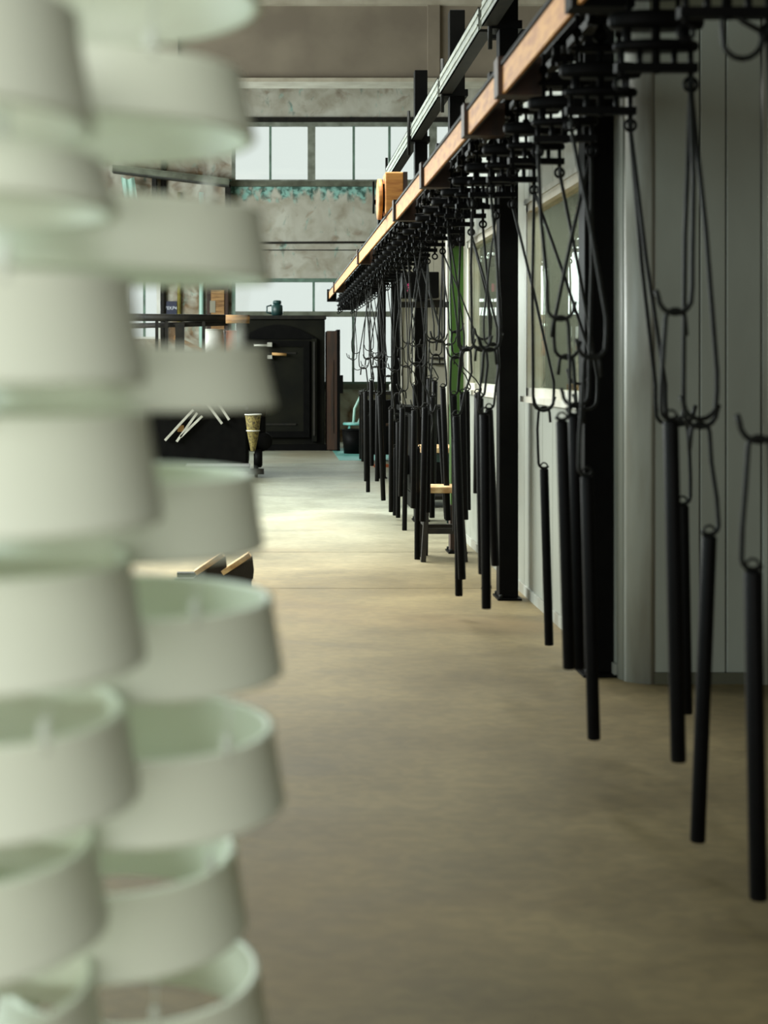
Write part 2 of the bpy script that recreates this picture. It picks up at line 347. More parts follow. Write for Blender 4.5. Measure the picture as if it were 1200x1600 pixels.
for j in range(6):
    for i in range(n+1):
        u = i/n; vs.append((-2.75+.24*u+.02*j, .03*math.sin(u*14+j*.5), 4.85-j*.13-.05*math.sin(u*3)))
fs = [(j*(n+1)+i, j*(n+1)+i+1, (j+1)*(n+1)+i+1, (j+1)*(n+1)+i) for j in range(5) for i in range(n)]
vs2 = vs+[(x, y+.012, z) for x, y, z in vs]; k = len(vs)
mb.add(vs2, fs+[tuple(i+k for i in f)[::-1] for f in fs], True); mb.build('drape', 'mint', g)
# navy sign
g = empty('wall_sign', 'small navy sign with white characters on the back wall left of mustard pipe', 'sign', (-1.905, YB-.05, 2.475))
MB().box(-.15, .15, -.012, .02, -.12, .12).build('board', 'blue', g)
def text(s, size, parent, loc, mat):
    cu = bpy.data.curves.new('lettering', 'FONT'); cu.body = s; cu.size = size; cu.extrude = .001; cu.align_x = 'CENTER'; cu.align_y = 'CENTER'
    cu.materials.append(M[mat]); o = bpy.data.objects.new('lettering', cu); C.objects.link(o); o.parent = parent; o.location = loc; o.rotation_euler = (PI/2, 0, 0)
    bpy.context.view_layer.update(); me = bpy.data.meshes.new_from_object(o.evaluated_get(bpy.context.evaluated_depsgraph_get())); me.name = 'lettering'
    n = bpy.data.objects.new('lettering', me); C.objects.link(n); n.parent = parent; n.location = loc; n.rotation_euler = (PI/2, 0, 0)
    bpy.data.objects.remove(o); n.name = 'lettering'; return n
text('工7EKP4', .085, g, (0, -.014, -.01), 'label_print')

# ------------------------------------------------------------------ white booth on the right
BX, BY0, BY1, BZ = 1.55, 6.2, 11.3, 3.02
R = .13
bo = struct('wall_booth')
# side wall: individual sandwich panels, with two window openings
winS = [(6.62, 8.48), (9.42, 11.02)]; WZ0, WZ1 = 1.22, 2.37
ys = [BY0+R]; 
while ys[-1] < BY1-.2: ys.append(min(ys[-1]+.29, BY1))
cuts = sorted({*[round(y,3) for y in ys], *[y for w_ in winS for y in w_]})
for a, b in zip(cuts[:-1], cuts[1:]):
    if b-a < .03: continue
    mid = (a+b)/2; inside = any(w0 < mid < w1 for w0, w1 in winS)
    spans = [(0.06, WZ0), (WZ1, BZ)] if inside else [(0.06, BZ)]
    for z0, z1 in spans:
        MB().box(BX, BX+.06, a+.003, b-.003, z0, z1).build('panel', 'panel', bo, bevel=.004)
MB().box(BX+.02, BX+.05, BY0+R, BY1, 0.06, WZ0).build('core', 'seam', bo)
MB().box(BX+.02, BX+.05, BY0+R, BY1, WZ1, BZ).build('core', 'seam', bo)
MB().box(BX-.012, BX+.06, BY0+R, BY1, 0, .06).build('base_channel', 'trim', bo)
MB().box(BX-.015, BX+.05, BY0+R, BY1, BZ, BZ+.05).build('top_channel', 'trim', bo)
# rounded corner column: ribs
def corner(r0, a0, a1, name, mat, z0=0.0, z1=BZ):
    cx, cy_ = BX+R, BY0+R; n = 8; mb = MB(); vs = []
    for k in range(n+1):
        a = PI+ (a0+(a1-a0)*k/n)*PI/2
        for rr in (r0, r0-.03):
            for z in (z0, z1): vs.append((cx+rr*math.cos(a), cy_+rr*math.sin(a), z))
    fs = []
    for k in range(n):
        i = k*4; j = i+4
        fs += [(i, j, j+1, i+1), (i+2, i+3, j+3, j+2), (i+1, j+1, j+3, i+3), (i, i+2, j+2, j)]
    fs += [(0,1,3,2), (n*4, n*4+2, n*4+3, n*4+1)]
    return mb.add(vs, fs, True).build(name, mat, bo)
corner(R, 0, .30, 'corner_strip', 'panel'); corner(R-.012, .30, .36, 'corner_groove', 'seam'); corner(R+.006, .36, 1, 'corner_strip', 'trim')
# front: panels facing the camera
xs = [BX+R, 1.885, 2.0, 2.155]
for a, b in zip(xs[:-1], xs[1:]): MB().box(a+.003, b-.003, BY0, BY0+.06, .05, 2.93).build('panel', 'panel', bo, bevel=.004)
MB().box(BX+R, 2.155, BY0+.02, BY0+.05, .05, 2.93).build('core', 'seam', bo)
MB().box(2.16, 2.178, BY0-.015, BY0+.05, .0, 2.93).build('door_edge', 'trim', bo)
for a, b in ((2.20, 2.75), (2.75, 3.3), (3.3, 3.85), (3.85, 4.4)): MB().box(a+.003, b-.003, BY0+.03, BY0+.09, .05, 2.93).build('panel', 'panel', bo, bevel=.004)
MB().box(BX+R, 4.4, BY0-.004, BY0+.06, 0, .05).build('base_channel', 'fascia', bo)
MB().box(BX+R-.02, 4.4, BY0-.01, BY0+.06, 2.945, 3.30).build('fascia', 'fascia', bo)
MB().box(BX+R-.02, 4.4, BY0-.005, BY0+.06, 2.93, 2.945).build('head_strip', 'black', bo)
MB().box(BX, 4.4, BY0+.02, BY1, BZ+.05, BZ+.10).build('booth_roof', 'panel', bo)
MB().box(3.9, 3.96, BY0+.1, BY1, 0, BZ).build('inner_wall', 'panel', bo)
MB().box(BX, 4.4, BY1-.06, BY1, 0, BZ).build('end_wall', 'panel', bo)
MB().box(BX-.03, BX+.09, BY1, BY1+.10, 0, 2.45).build('corner_post', 'trim_light', bo)
for i, (w0, w1) in enumerate(winS):
    fr = MB(); t = .05
    fr.box(BX-.02, BX+.07, w0, w0+t, WZ0, WZ1); fr.box(BX-.02, BX+.07, w1-t, w1, WZ0, WZ1)
    fr.box(BX-.02, BX+.07, w0, w1, WZ1-t, WZ1); fr.box(BX-.02, BX+.07, w0, w1, WZ0, WZ0+t)
    fr.build('window_frame', 'trim_light', bo)
    MB().box(BX-.05, BX+.0, w0-.03, w1+.03, WZ0-.035, WZ0).build('window_sill', 'trim_light', bo)
    MB().box(BX-.03, BX+.0, w0-.03, w1+.03, WZ1, WZ1+.03).build('head_trim', 'trim', bo)
    MB().box(BX+.02, BX+.028, w0+t, w1-t, WZ0+t, WZ1-t).build('pane', 'booth_glass', bo)
MB().box(BX+.10, BX+.12, 9.45, 10.3, WZ0, WZ1).build('blind', 'partition', bo)
# inside the booth: a bench with cartons
g = empty('work_bench', 'wooden bench under the window inside the white booth', 'bench', (0,0,0))
MB().box(BX+.12, BX+.9, 6.7, 9.0, 1.12, 1.16).build('bench_top', 'tan', g)
for (x, y) in ((BX+.16, 6.75), (BX+.84, 6.75), (BX+.16, 8.94), (BX+.84, 8.94)): MB().box(x-.03, x+.03, y-.03, y+.03, 0, 1.12).build('leg', 'wood_dark', g)
for i, (y, h, d, mt, lb) in enumerate(((7.1, .16, .22, 'tan', 'tan carton nearest the camera on the bench behind the booth window'),
                                 (7.55, .11, .18, 'copper', 'small orange carton on the bench behind the booth window'),
                                 (7.95, .18, .2, 'teal_dark', 'dark teal box on the bench behind the booth window'),
                                 (8.4, .13, .22, 'tan', 'tan carton farthest along the bench behind the booth window'))):
    g = empty('carton', lb, 'box', (BX+.35, y, 1.16)); MB().box(-.12, .12, -d/2, d/2, 0, h).build('body', mt, g, bevel=.004)
    MB().box(-.122, .122, -.02, .02, h-.03, h+.002).build('tape', 'wood_pale', g)

for k, (y, lb) in enumerate(((7.6, 'fluorescent tube lamp inside the near half of the booth'), (9.9, 'fluorescent tube lamp inside the far half of the booth'))):
    g = empty('tube_lamp', lb, 'lamp', (2.6, y, 2.93)); MB().box(-.05, .05, -.6, .6, .03, .085).build('housing', 'white', g)
    MB().tube([(0,-.58,.01),(0,.58,.01)], .016, 10).build('tube', 'lamp_tube', g)
    area('booth_lamp_light', (2.6, y, 2.88), (2.6, y, 0), 1.1, .1, 60, (1, 1, .93))
# ------------------------------------------------------------------ black steel posts of the conveyor frame
posts = [(6.44, .13, 'thick black steel post in front of the booth corner, nearest the camera'),
         (8.50, .115, 'black steel post between the two booth windows'),
         (10.60, .115, 'steel post left of the second booth window, green below the rail and black above'),
         (12.75, .115, 'black steel post carrying the control box with the red display'),
         (15.6, .10, 'black steel post just beyond the control box post'),
         (17.6, .10, 'farthest black steel post of the conveyor frame')]
for i, (D, wd, lb) in enumerate(posts):
    x = (1.48, 1.42, 1.388, 1.345, 1.37, 1.37)[i]
    g = empty('steel_post', lb, 'post', (x, D, 0))
    ztop = 4.07 if D < 14 else 3.5
    if i == 2:
        MB().box(-wd/2, wd/2, -wd/2, wd/2, 2.30, ztop).build('shaft', 'black', g, bevel=.006)
        MB().box(-wd*.42, wd*.42, -wd*.42, wd*.42, .36, 2.30).build('lower_shaft', 'green', g, bevel=.004)
        MB().box(-wd*.46, wd*.46, -wd*.46, wd*.46, .012, .36).build('rusty_foot', 'rust', g, bevel=.004)
    else: MB().box(-wd/2, wd/2, -wd/2, wd/2, .012, ztop).build('shaft', 'black', g, bevel=.006)
    MB().box(-wd*.62, wd*.62, -wd*.9, wd*.9, 0, .012).build('base_plate', 'black', g)
    for sy in (-1, 1): MB().disc((-wd*.45, sy*wd*.7, .012), .012, .02, 8).build('bolt', 'hook', g)
    MB().box(-wd/2-.05, wd/2+.02, -wd/2-.02, wd/2+.02, 3.42, 3.47).build('clamp', 'black', g)
    MB().tube([(-wd/2-.055, -wd/2-.0, 3.3), (-wd/2-.055, -wd/2-.0, 3.7)], .014, 8).build('bolt', 'hook', g)
    if i == 3: MB().box(-wd/2-.016, -wd/2-.001, -wd/2-.004, -wd/2+.02, .72, 2.0).build('lit_edge_strip', 'white', g)  # white strip standing for the light on the post's left face
    # arm that reaches over and carries the rails
    MB().box(.99-x, -wd/2, -.035, .035, 2.664, 2.74).build('rail_arm', 'black', g)
# longitudinal grey channels bolted to the posts, one per bay
yy = [4.4, 6.44, 8.5, 10.6, 12.75, 15.6, 17.6]
names = ['grey channel beam in the bay nearest the camera, high on the posts', 'grey channel beam running over the first booth window',
         'grey channel beam between the second and third posts', 'grey channel beam between the third and fourth posts',
         'grey channel beam between the fourth and fifth posts', 'grey channel beam in the farthest bay of posts']
for k in range(5):
    a, b = yy[k], yy[k+1]
    g = empty('channel_beam', names[k], 'beam', (1.30, a, 3.51))
    MB().box(-.045, -.037, .07, b-a-.07, -.075, .075).build('web', 'grey_steel', g)
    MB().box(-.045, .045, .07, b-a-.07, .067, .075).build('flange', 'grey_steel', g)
    MB().box(-.045, .045, .07, b-a-.07, -.075, -.067).build('flange', 'dark', g)  # shade of the underside put into a darker colour
    MB().box(-.052, -.045, .07, b-a-.07, .02, .032).build('rib', 'frame_grey', g)
    MB().box(-.052, -.045, .07, b-a-.07, -.04, -.028).build('rib', 'frame_grey', g)
    if k < 3:
        gg = MB().box((1.50, 1.476, 1.44)[k], 2.2, b-.03, b+.03, 3.86, 3.93).build('cross_brace', 'black')
        tag(gg, ['black cross brace above the first booth window', 'black cross brace beside the second post', 'black cross brace between third and fourth posts, high up', 'black cross brace just before the fourth post, high up'][k], 'brace')

# ------------------------------------------------------------------ orange rail and dark chain track
RX = .85
g = empty('orange_rail', 'long rusty orange overhead rail running down the aisle above the hooks', 'rail', (RX, 0, 2.44))
segs = [(2.3, 5.15), (5.17, 6.05), (6.07, 9.55), (9.57, 13.6), (13.62, 18.9), (18.92, 20.7)]
for a, b in segs: MB().box(-.012, .0, a, b, -.05, .05).build('side_plate', 'orange', g, bevel=.002)
MB().box(-.02, .09, 2.3, 20.7, .05, .064).build('top_flange', 'black', g)
MB().box(0, .012, 2.3, 20.7, -.045, .05).build('back_plate', 'black', g)
for D in (3.9, 5.16, 6.06, 7.8, 9.56, 13.61, 18.91):
    MB().box(-.03, .145, D-.045, D+.045, -.055, .085).build('joint_bracket', 'rust' if D > 5 else 'black', g)
MB().box(-.04, .1, 20.7, 20.82, -.09, .09).build('end_stop', 'black', g)
g = empty('chain_track', 'black enclosed chain track beside the orange rail carrying the hangers', 'conveyor', (1.05, 0, 2.55))
MB().box(-.045, .045, 2.3, 20.6, .0, .10).build('channel', 'black', g)
MB().box(-.055, .055, 2.3, 20.6, .10, .112).build('top_plate', 'black', g)
mb = MB()
for i in range(90):
    y = 2.4+i*.2; mb.box(-.02, .02, y, y+.12, -.04, -.012); mb.torus((0, y+.16, -.026), .022, .007, 'X', 8, 5)
mb.build('chain', 'dark', g, kind='stuff')
# drive housing on the rail
g = empty('drive_unit', 'orange gear housing with black wheel standing on the orange rail', 'machine', (.88, 10.3, 2.505))
MB().box(-.06, .07, -.12, .12, 0, .30).build('housing', 'orange', g, bevel=.01)
MB().box(-.075, -.06, -.06, .06, .02, .22).build('slot_plate', 'black', g)
MB().disc((-.105, .05, .12), .15, .03, 28, 'X').build('wheel', 'orange', g)
MB().box(.07, .10, -.12, .12, 0, .30).build('back_cover', 'rust', g)
# control box
g = empty('control_box', 'black control box with small red display beside the fourth post', 'box', (1.30, 12.45, 2.0))
MB().box(-.155, .17, -.06, .12, 0, .23).build('housing', 'black', g, bevel=.008)
MB().box(-.125, -.075, -.066, -.06, .045, .13).build('bezel', 'dark', g)
text('8', .05, g, (-.10, -.068, .105), 'screen'); text('8', .05, g, (-.10, -.068, .07), 'screen')
MB().box(-.155, .4, .02, .06, -.08, -.03).build('support_arm', 'dark', g)
MB().obox((.28, .04, -.05), (.42, .04, -.22), .03, .03).build('brace', 'dark', g)

# ------------------------------------------------------------------ hangers travelling under the track
def hanger(label):
    t = empty('conveyor_hanger', label, 'hanger', (1.05, 3.0, 2.55), 'conveyor hangers under the track')
    mb = MB()
    for s in (-1, 1): mb.disc((s*.035-.008, 0, -.03), .028, .016, 14, 'X')
    mb.box(-.03, .03, -.012, .012, -.06, .0); mb.build('trolley', 'black', t)
    MB().lathe([(.001,-.35),(.012,-.35),(.012,-.22),(.024,-.215),(.024,-.19),(.011,-.18),(.011,-.115),(.022,-.11),(.026,-.095),(.022,-.08),(.011,-.07),(.011,-.05),(.018,-.04),(.018,-.01),(.001,-.01)], n=12).build('stem', 'black', t)
    def plate(name, r, z, h, yr):
        mb = MB().lathe([(.001,z),(r-.006,z),(r,z+h*.3),(r,z+h*.7),(r-.006,z+h),(.001,z+h)], n=28); mb.v = [(x, y*yr, z_) for x, y, z_ in mb.v]; mb.build(name, 'black', t)
    plate('top_plate', .095, -.145, .018, .35); plate('upper_plate', .132, -.228, .042, .38); plate('lower_plate', .118, -.288, .024, .36)
    for s in (-1, 1): MB().tube([(s*.08, 0, -.23), (s*.08, 0, -.285)], .013, 8).build('spacer', 'black', t)
    for s in (-.75, .6): MB().lathe([(.001,-.19),(.007,-.19),(.007,-.10),(.015,-.095),(.015,-.075),(.007,-.07),(.007,-.03),(.001,-.03)], (s*.1,0,0), 8).build('side_rod', 'black', t)
    MB().tube([(-.045, 0, -.29), (-.045, 0, -.335)], .009, 8).build('spacer', 'black', t); MB().tube([(.05, 0, -.29), (.05, 0, -.335)], .009, 8).build('spacer', 'black', t)
    MB().obox((-.112, 0, -.335), (.112, 0, -.335), .03, .024).build('cross_bar', 'black', t)
    for s in (-1, 1):
        eb = MB().tube([(s*.095, 0, -.28), (s*.095, 0, -.36)], .008, 8).build('eye_bolt', 'black', t)
        MB().torus((s*.095, 0, -.38), .018, .0055, 'Y', 14, 6).build('ring', 'black', eb)
    return t
ordn = ['nearest', 'second', 'third', 'fourth', 'fifth', 'sixth', 'seventh', 'eighth', 'ninth', 'tenth']
HY_ = [3.25, 3.85, 4.5, 5.05, 5.6, 6.15, 6.7]+[7.2+.45*i for i in range(30)]
H0 = hanger('black plate hanger nearest the camera, at the top right corner, under the chain track')
hang_pos = []
for i, y in enumerate(HY_):
    dz = random.uniform(-.03, .02); dx = random.uniform(-.012, .012)
    if i == 0: H0.location = (1.05, y, 2.55); hang_pos.append(H0.location.copy()); continue
    lb = (f'black plate hanger under the chain track, {ordn[i]} from the camera' if i < 10 else 'small black plate hanger in the crowded far run of the chain track')
    h = dup(H0, (1.05, y, 2.55), random.uniform(-.12, .12), lb, 'conveyor hangers under the track' if i < 10 else 'far conveyor hangers')
    hang_pos.append(h.location.copy())

# ------------------------------------------------------------------ hooks and bars
def long_hook(top, end, label, side=1, r=.007, group='long J hooks'):
    top = Vector(top); end = Vector(end); L = end-top
    g = empty('long_hook', label, 'hook', top, group)
    J = .046
    mid = Vector((L.x-side*J, L.y, L.z+.13))
    pts = [Vector((0,0,.012)), mid*.5+Vector((-side*.006,0,0)), mid]
    for k in range(9):
        a = PI*k/8
        pts.append(Vector((L.x-side*J*math.cos(a), L.y, L.z+J*1.0-J*math.sin(a)*1.0 + (0 if k else .03))))
    pts.append(Vector((L.x+side*(J+.006), L.y, L.z+.05+J*.3)))
    MB().tube(pts, r, 7).build('rod', 'hook', g)
    MB().torus((0, 0, .022), .014, r*.9, 'X', 12, 6).build('eye', 'hook', g)
    return g
def s_hook(top, bot, label, side=1, r=.0065, group='s hooks'):
    top = Vector(top); bot = Vector(bot); L = bot-top
    g = empty('s_hook', label, 'hook', top, group); J = .034; pts = []
    for k in range(8):
        a = PI*k/7; pts.append(Vector((-side*J-side*J*math.cos(PI-a)*-1 + side*J*0, 0, J*math.sin(a)-J*.0)))
    J = .026; pts = [Vector((side*(-J*math.cos(PI*k/7)) , 0, J*math.sin(PI*k/7)-J+.012)) for k in range(8)]
    pts = [Vector((-side*J*1.15, 0, -.06))] + pts
    pts += [Vector((side*J*1.2, L.y*.4, L.z*.35)), Vector((L.x*.7+side*J*1.1, L.y*.7, L.z*.7))]
    for k in range(6):
        a = PI*k/5*.8; pts.append(Vector((L.x+side*J*math.cos(a), L.y, L.z+.01-J*math.sin(a))))
    MB().tube(pts, r, 7).build('wire', 'hook', g)
    return g
def bar(top, bot, label, r=.021, group='black bars hanging from the conveyor'):
    top = Vector(top); bot = Vector(bot); d = bot-top
    g = empty('hanging_bar', label, 'bar', bot, group)
    u = top-bot; n = u.normalized()
    MB().tube([(0,0,0), n*.004, u-n*.004, u], [r*.93, r, r, r*.93], 14).build('body', 'bar', g)
    MB().torus(tuple(u+Vector((0,0,.014))), .016, .0035, 'Y', 12, 6).build('eye', 'hook', g)
    return g
PLACE = 'black bar '
bars = [ # xt, yt, xb, yb, D, joint px (where the J hook carries the s hook) or None, label
 (1176,893,1185,1405,3.30,(1186,690),'black bar hanging nearest the camera at the right edge, in front of the booth'),
 (1108,838,1090,1315,3.90,(1094,668),'black bar second from the right edge, leaning left at its foot'),
 (1048,658,1060,1190,3.80,(1055,490),'high black bar left of the booth seam, its top held by the long loop hook'),
 (1066,790,1072,1115,4.55,(1062,664),'shorter black bar half hidden behind the high bar left of the booth seam'),
 (917,745,928,1155,4.50,(925,560),'long black bar whose foot shows alone below the thick corner post'),
 (878,658,889,1045,4.80,(876,500),'black bar at the left edge of the dark cluster before the corner post'),
 (897,650,904,1045,4.90,(900,635),'black bar in the middle of the dark cluster before the corner post'),
 (893,690,897,1043,5.20,(885,560),'black bar hanging behind the dark cluster before the corner post'),
 (850,733,858,1008,6.60,(850,640),'single thin black bar in front of the first booth window wall'),
 (749,622,754,897,6.80,(752,545),'black bar left in the trio just left of the second post'),
 (757,648,760,951,6.10,(765,548),'lowest-reaching black bar in the trio just left of the second post'),
 (764,640,774,884,7.20,(770,540),'black bar leaning right in the trio beside the second post'),
 (714,690,717,931,7.80,(712,560),'long black bar hanging in front of the green lower post'),
 (713,650,722,905,7.60,(728,548),'slightly leaning black bar beside the long one before the green lower post'),
 (723,615,727,812,9.30,None,'black bar hanging against the white end post of the booth'),
 (709,618,712,830,9.30,(712,520),'black bar covering the lower green lower post'),
 (652,700,652,889,10.2,None,'black bar whose foot is lowest left of the wooden stool'),
 (668,690,664,878,10.4,None,'black bar crossing the left leg of the wooden stool'),
 (676,620,675,809,10.6,None,'black bar ending above the rung of the wooden stool, on the left'),
 (692,606,700,813,10.2,(688,535),'black bar ending above the rung of the wooden stool, on the right'),
 (686,640,698,811,10.9,(676,530),'black bar behind the stool seat, under the pair of looped hooks'),
 (617,700,617,838,13.2,None,'black bar with the lowest foot in the cluster left of the white-edged post'),
 (622,660,622,809,12.8,None,'black bar right of the lowest foot in the cluster left of the white-edged post'),
 (611,640,611,800,12.4,None,'black bar at the left edge of the cluster left of the white-edged post'),
 (634,650,632,829,12.0,None,'black bar standing clear between the far cluster and the white-edged post'),
 (571,612,572,752,13.7,None,'leftmost black bar of the far hanging row'),
 (575,650,575,769,14.4,None,'black bar just behind the leftmost one of the far row'),
 (580,596,581,728,14.0,None,'short-looking black bar third from the left in the far row'),
 (590,614,589,752,13.9,None,'black bar fourth from the left in the far row, upright'),
 (593,618,599,782,12.2,None,'black bar fifth from the left in the far row, foot swung right'),
]
jn = 0
for i, (xt, yt, xb, yb, D, J, lb) in enumerate(bars):
    T = at(xt, yt, D); B = at(xb, yb, D)
    if J: P = at(J[0], J[1], D)
    else: P = T+Vector((random.uniform(-.03,.03), 0, random.uniform(.2,.34)))
    if P.z > 1.75: P.z = 1.75
    near = min(range(len(hang_pos)), key=lambda k: abs(hang_pos[k].y-D))
    hp = hang_pos[near]; side = 1 if P.x > 1.05 else -1
    ring = Vector((hp.x+side*.095, hp.y, 2.152))
    bar(T, B, lb)
    sd = 1 if i % 2 else -1
    short = ' '.join(lb.replace('black bar', 'bar').split()[:12])
    s_hook(P, T+Vector((0,0,.02)), 's hook of the '+short, sd)
    P2 = P.copy(); P2.z += .0
    long_hook(ring, P2, 'long rod of the '+short, sd, r=.007 if D < 7 else .0052)
# looped empties: hooks without a load that cross the windows
extra = [((985,225,4.5),(1046,664,4.6),'long empty J hook slanting down from the ring left of the booth face'),
         ((1072,122,3.8),(1094,655,3.85),'right leg of the pair of rods hanging from the ring on the booth face'),
         ((1226,-20,3.25),(1160,92,3.25),'blurred empty hook high at the right of the booth face'),
         ((805,330,6.2),(849,642,6.3),'J hook with open tip over the left jamb of the first booth window'),
         ((857,300,5.6),(916,640,5.7),'J hook slanting across the first booth window'),
         ((826,300,6.0),(905,600,6.0),'rod slanting across the middle of the first booth window'),
         ((736,400,8.2),(755,530,8.2),'J hook over the left half of the second booth window'),
         ((776,380,7.8),(752,548,7.8),'rod slanting left across the second booth window'),
         ((762,380,7.9),(764,548,7.9),'upright rod in the middle of the second booth window'),
         ((706,405,8.6),(729,548,8.6),'open J hook swinging over the green lower post'),
         ((668,470,9.6),(684,532,9.6),'left looped rod against the grey partition'),
         ((672,470,9.6),(676,535,9.7),'inner looped rod against the grey partition')]
for a, b, lb in extra:
    A_ = at(*a); B_ = at(*b); hp = min(hang_pos, key=lambda h: abs(h.y-A_.y)); long_hook((1.05+(.095 if A_.x > 1.05 else -.095), hp.y, 2.152), B_, lb, 1 if 'open' in lb or 'empty' in lb else -1)
# crowded far run: rods and bars that nothing tells apart
k = 0
for y in [9.0+.45*j for j in range(19)]:
    for s in (-1, 1):
        if random.random() < .25: continue
        x = 1.05+s*.095; hp = min(hang_pos, key=lambda h: abs(h.y-y)); yy_ = hp.y
        ex = x+random.uniform(-.05, .05); ez = random.uniform(1.35, 1.6)
        long_hook((x, yy_, 2.152), (ex, yy_, ez), 'thin rod hook in the crowded far run of the conveyor', random.choice((-1,1)), r=.0045, group='far rod hooks')
        if yy_ < 13.0 and s > 0 or (yy_ < 11.8):
            bl = random.uniform(.62, .8); tz = ez-random.uniform(.22, .3)
            if tz-bl < .42: bl = tz-.42
            if s < 0 and yy_ > 9.9 and yy_ < 10.5: continue
            bx = ex+(.12 if s > 0 else .06)
            s_hook((ex, yy_, ez), (bx, yy_, tz), 'small s hook in the crowded far run of the conveyor', 1, r=.0045, group='far s hooks')
            bar((bx, yy_, tz-.02), (bx+random.uniform(-.02,.02), yy_, tz-.02-bl), 'black bar in the crowded middle of the far run', .021, 'far crowded bars')

# ------------------------------------------------------------------ foreground rings
def ring_thing(cx, cy_, cz, tilt, label, hookang, gap, rt=.150, rb=.165, h=.075, n=96):
    g = empty('white_ring', label, 'ring', (cx, cy_, cz), 'white coated rings hanging in the foreground')
    g.rotation_euler = (tilt[0], tilt[1], 0)
    t = .0035; e = .006
    prof = [(rb, 0), (rb+.0025, .002), (rb+.0015, e), (rt+(rb-rt)*e/h, h-e), (rt+.002, h-.003), (rt+.0015, h), (rt-e, h), (rt-e-.001, h-.003), (rt-t, h-e), (rb-t, e), (rb-e, .002), (rb-e, 0)]
    MB().lathe(prof, n=n, closed=True).build('band', 'ring', g)
    for a in hookang:
        x, y = rt*math.cos(a), rt*math.sin(a)
        lug = MB().tube([(x*.98, y*.98, h-.01), (x*.98, y*.98, h+.012), (x*.99, y*.99, h+.018)], [.005,.005,.003], 10).build('lug', 'ring_hook', g)
        MB().tube([(x*.98, y*.98, h+.012), (x*1.0, y*1.0, h+gap*.5), (x*1.03, y*1.03, h+gap)], .0012, 6).build('wire', 'ring_hook', lug)
    return g
DA, DB = 1.60, 1.28
cA = [(392,-90,402,20),(383,122,391,222),(400,322,424,432),(410,543,430,636),(393,735,412,850),(423,935,440,1052),(428,1125,440,1242),(366,1325,385,1445),(402,1522,420,1640)]
posw = ['topmost', 'second from the top', 'third from the top', 'fourth from the top', 'fifth from the top', 'sixth from the top', 'third from the bottom', 'second from the bottom', 'lowest']
sA = 1.60/F
for i, (xt, yt, xb, yb) in enumerate(cA):
    rt, rb = .152, .163
    DA = 1.34+.04*i; h = (yb-yt)*DA/F
    cx = ((xt-HX)*DA/F-rt + (xb-HX)*DA/F-rb)/2
    cz = EYE-(yb-HY)*DA/F
    ty = (0, .0, .03, .0, .02, .01, 0, -.01, 0)[i]
    ring_thing(cx, DA+.02*((i*7)%3-1), cz, (0.0, ty), f'white coated metal ring, {posw[i]} in the right-hand foreground column', (-1.05+.25*((i*5)%4-1), 2.4), .133-.078, rt, rb, h)
cB = [(130,-70,138),(168,196,290),(214,414,600),(240,652,846),(214,912,1092),(205,1176,1326),(155,1400,1552),(152,1640,1790)]   # right end, near rim top and bottom
posb = ['topmost', 'second from the top', 'third from the top', 'fourth from the top', 'fourth from the bottom', 'third from the bottom', 'second from the bottom', 'lowest']
for i, (xr, yt, yb) in enumerate(cB):
    rt, rb = .146, .158
    DB = 1.06+.05*i; DN = DB-rb*.95
    h = (yb-yt)*DN/F; cx = (xr-HX)*DB/F-(rt+rb)/2; cz = EYE-(yb-HY)*DN/F
    ring_thing(cx, DB, cz, (0.0, (0,.02,.01,0,.0,.0,0,0)[i]), f'white ring, {posb[i]} in the column cut by the left frame edge', (-1.3+.2*((i*3)%4-1), 2.4), .03, rt, rb, h)

g = empty('paint_line_frame', 'white hanging frame above the picture from which the foreground rings are strung', 'frame', (0, 0, 2.02))
for y, x0, x1 in ((1.12, -.62, -.1), (1.40, -.55, .1)): MB().tube([(x0, y, 0), (x1, y, 0)], .014, 10).build('cross_tube', 'white', g)
MB().tube([(-.35, 1.0, 0), (-.35, 1.5, 0)], .014, 10).build('cross_tube', 'white', g)
for y in (1.1, 1.42): MB().tube([(-.35, y, 0), (-.35, y, 5.0)], .008, 8).build('drop_rod', 'white', g)
for x, y in ((-.2, 1.12), (-.16, 1.40)): MB().tube([(x, y, -.2), (x, y, 0)], .003, 6).build('drop_wire', 'ring_hook', g)

# ------------------------------------------------------------------ sooty oven cabinet at the back
g = empty('oven_cabinet', 'large sooty dark oven cabinet at the back with panelled door', 'oven', (0, 23.4, 0))
X0, X1, Z1 = -.60, .88, 2.18
MB().box(X0, X1, 0, 1.6, .04, Z1).build('carcass', 'olive_dark', g, bevel=.02)
MB().box(X0-.03, X1+.02, -.06, 1.6, Z1, Z1+.06).build('top_plate', 'dark', g)
MB().box(X0+.02, X1+.02, -.10, .1, .0, .10).build('plinth', 'black', g)
arch = [(X0+.05, Z1-.33)] + [(X0+.05+(X1-X0-.17)*k/12, Z1-.33+.24*math.sin(PI*k/12)) for k in range(1, 12)] + [(X1-.12, Z1-.33)]
MB().prism(arch, -.03, 0).build('arched_shadow', 'black', g)  # black arch built in for the shadow over the door
door = MB().box(-.45, .62, -.07, 0, .22, 1.82).build('door', 'olive_dark', g, bevel=.01)
for (a, b, z0, z1) in ((-.45, .62, 1.72, 1.82), (-.45, .62, .22, .32), (.52, .62, .32, 1.72), (-.45, -.35, .32, 1.72)):
    MB().box(a, b, -.10, -.07, z0, z1).build('door_rail', 'black', door)
MB().box(.66, .74, -.09, 0, .15, 1.85).build('door_jamb', 'pipe_olive' if False else 'olive_dark', g)
MB().box(.68, .71, -.11, -.09, .25, 1.80).build('edge_strip', 'wood_dark', g)
MB().box(-.2, .40, -.085, -.07, 1.60, 1.63).build('door_rib', 'dark', door); MB().box(-.2, .40, -.085, -.07, .42, .45).build('door_rib', 'dark', door)
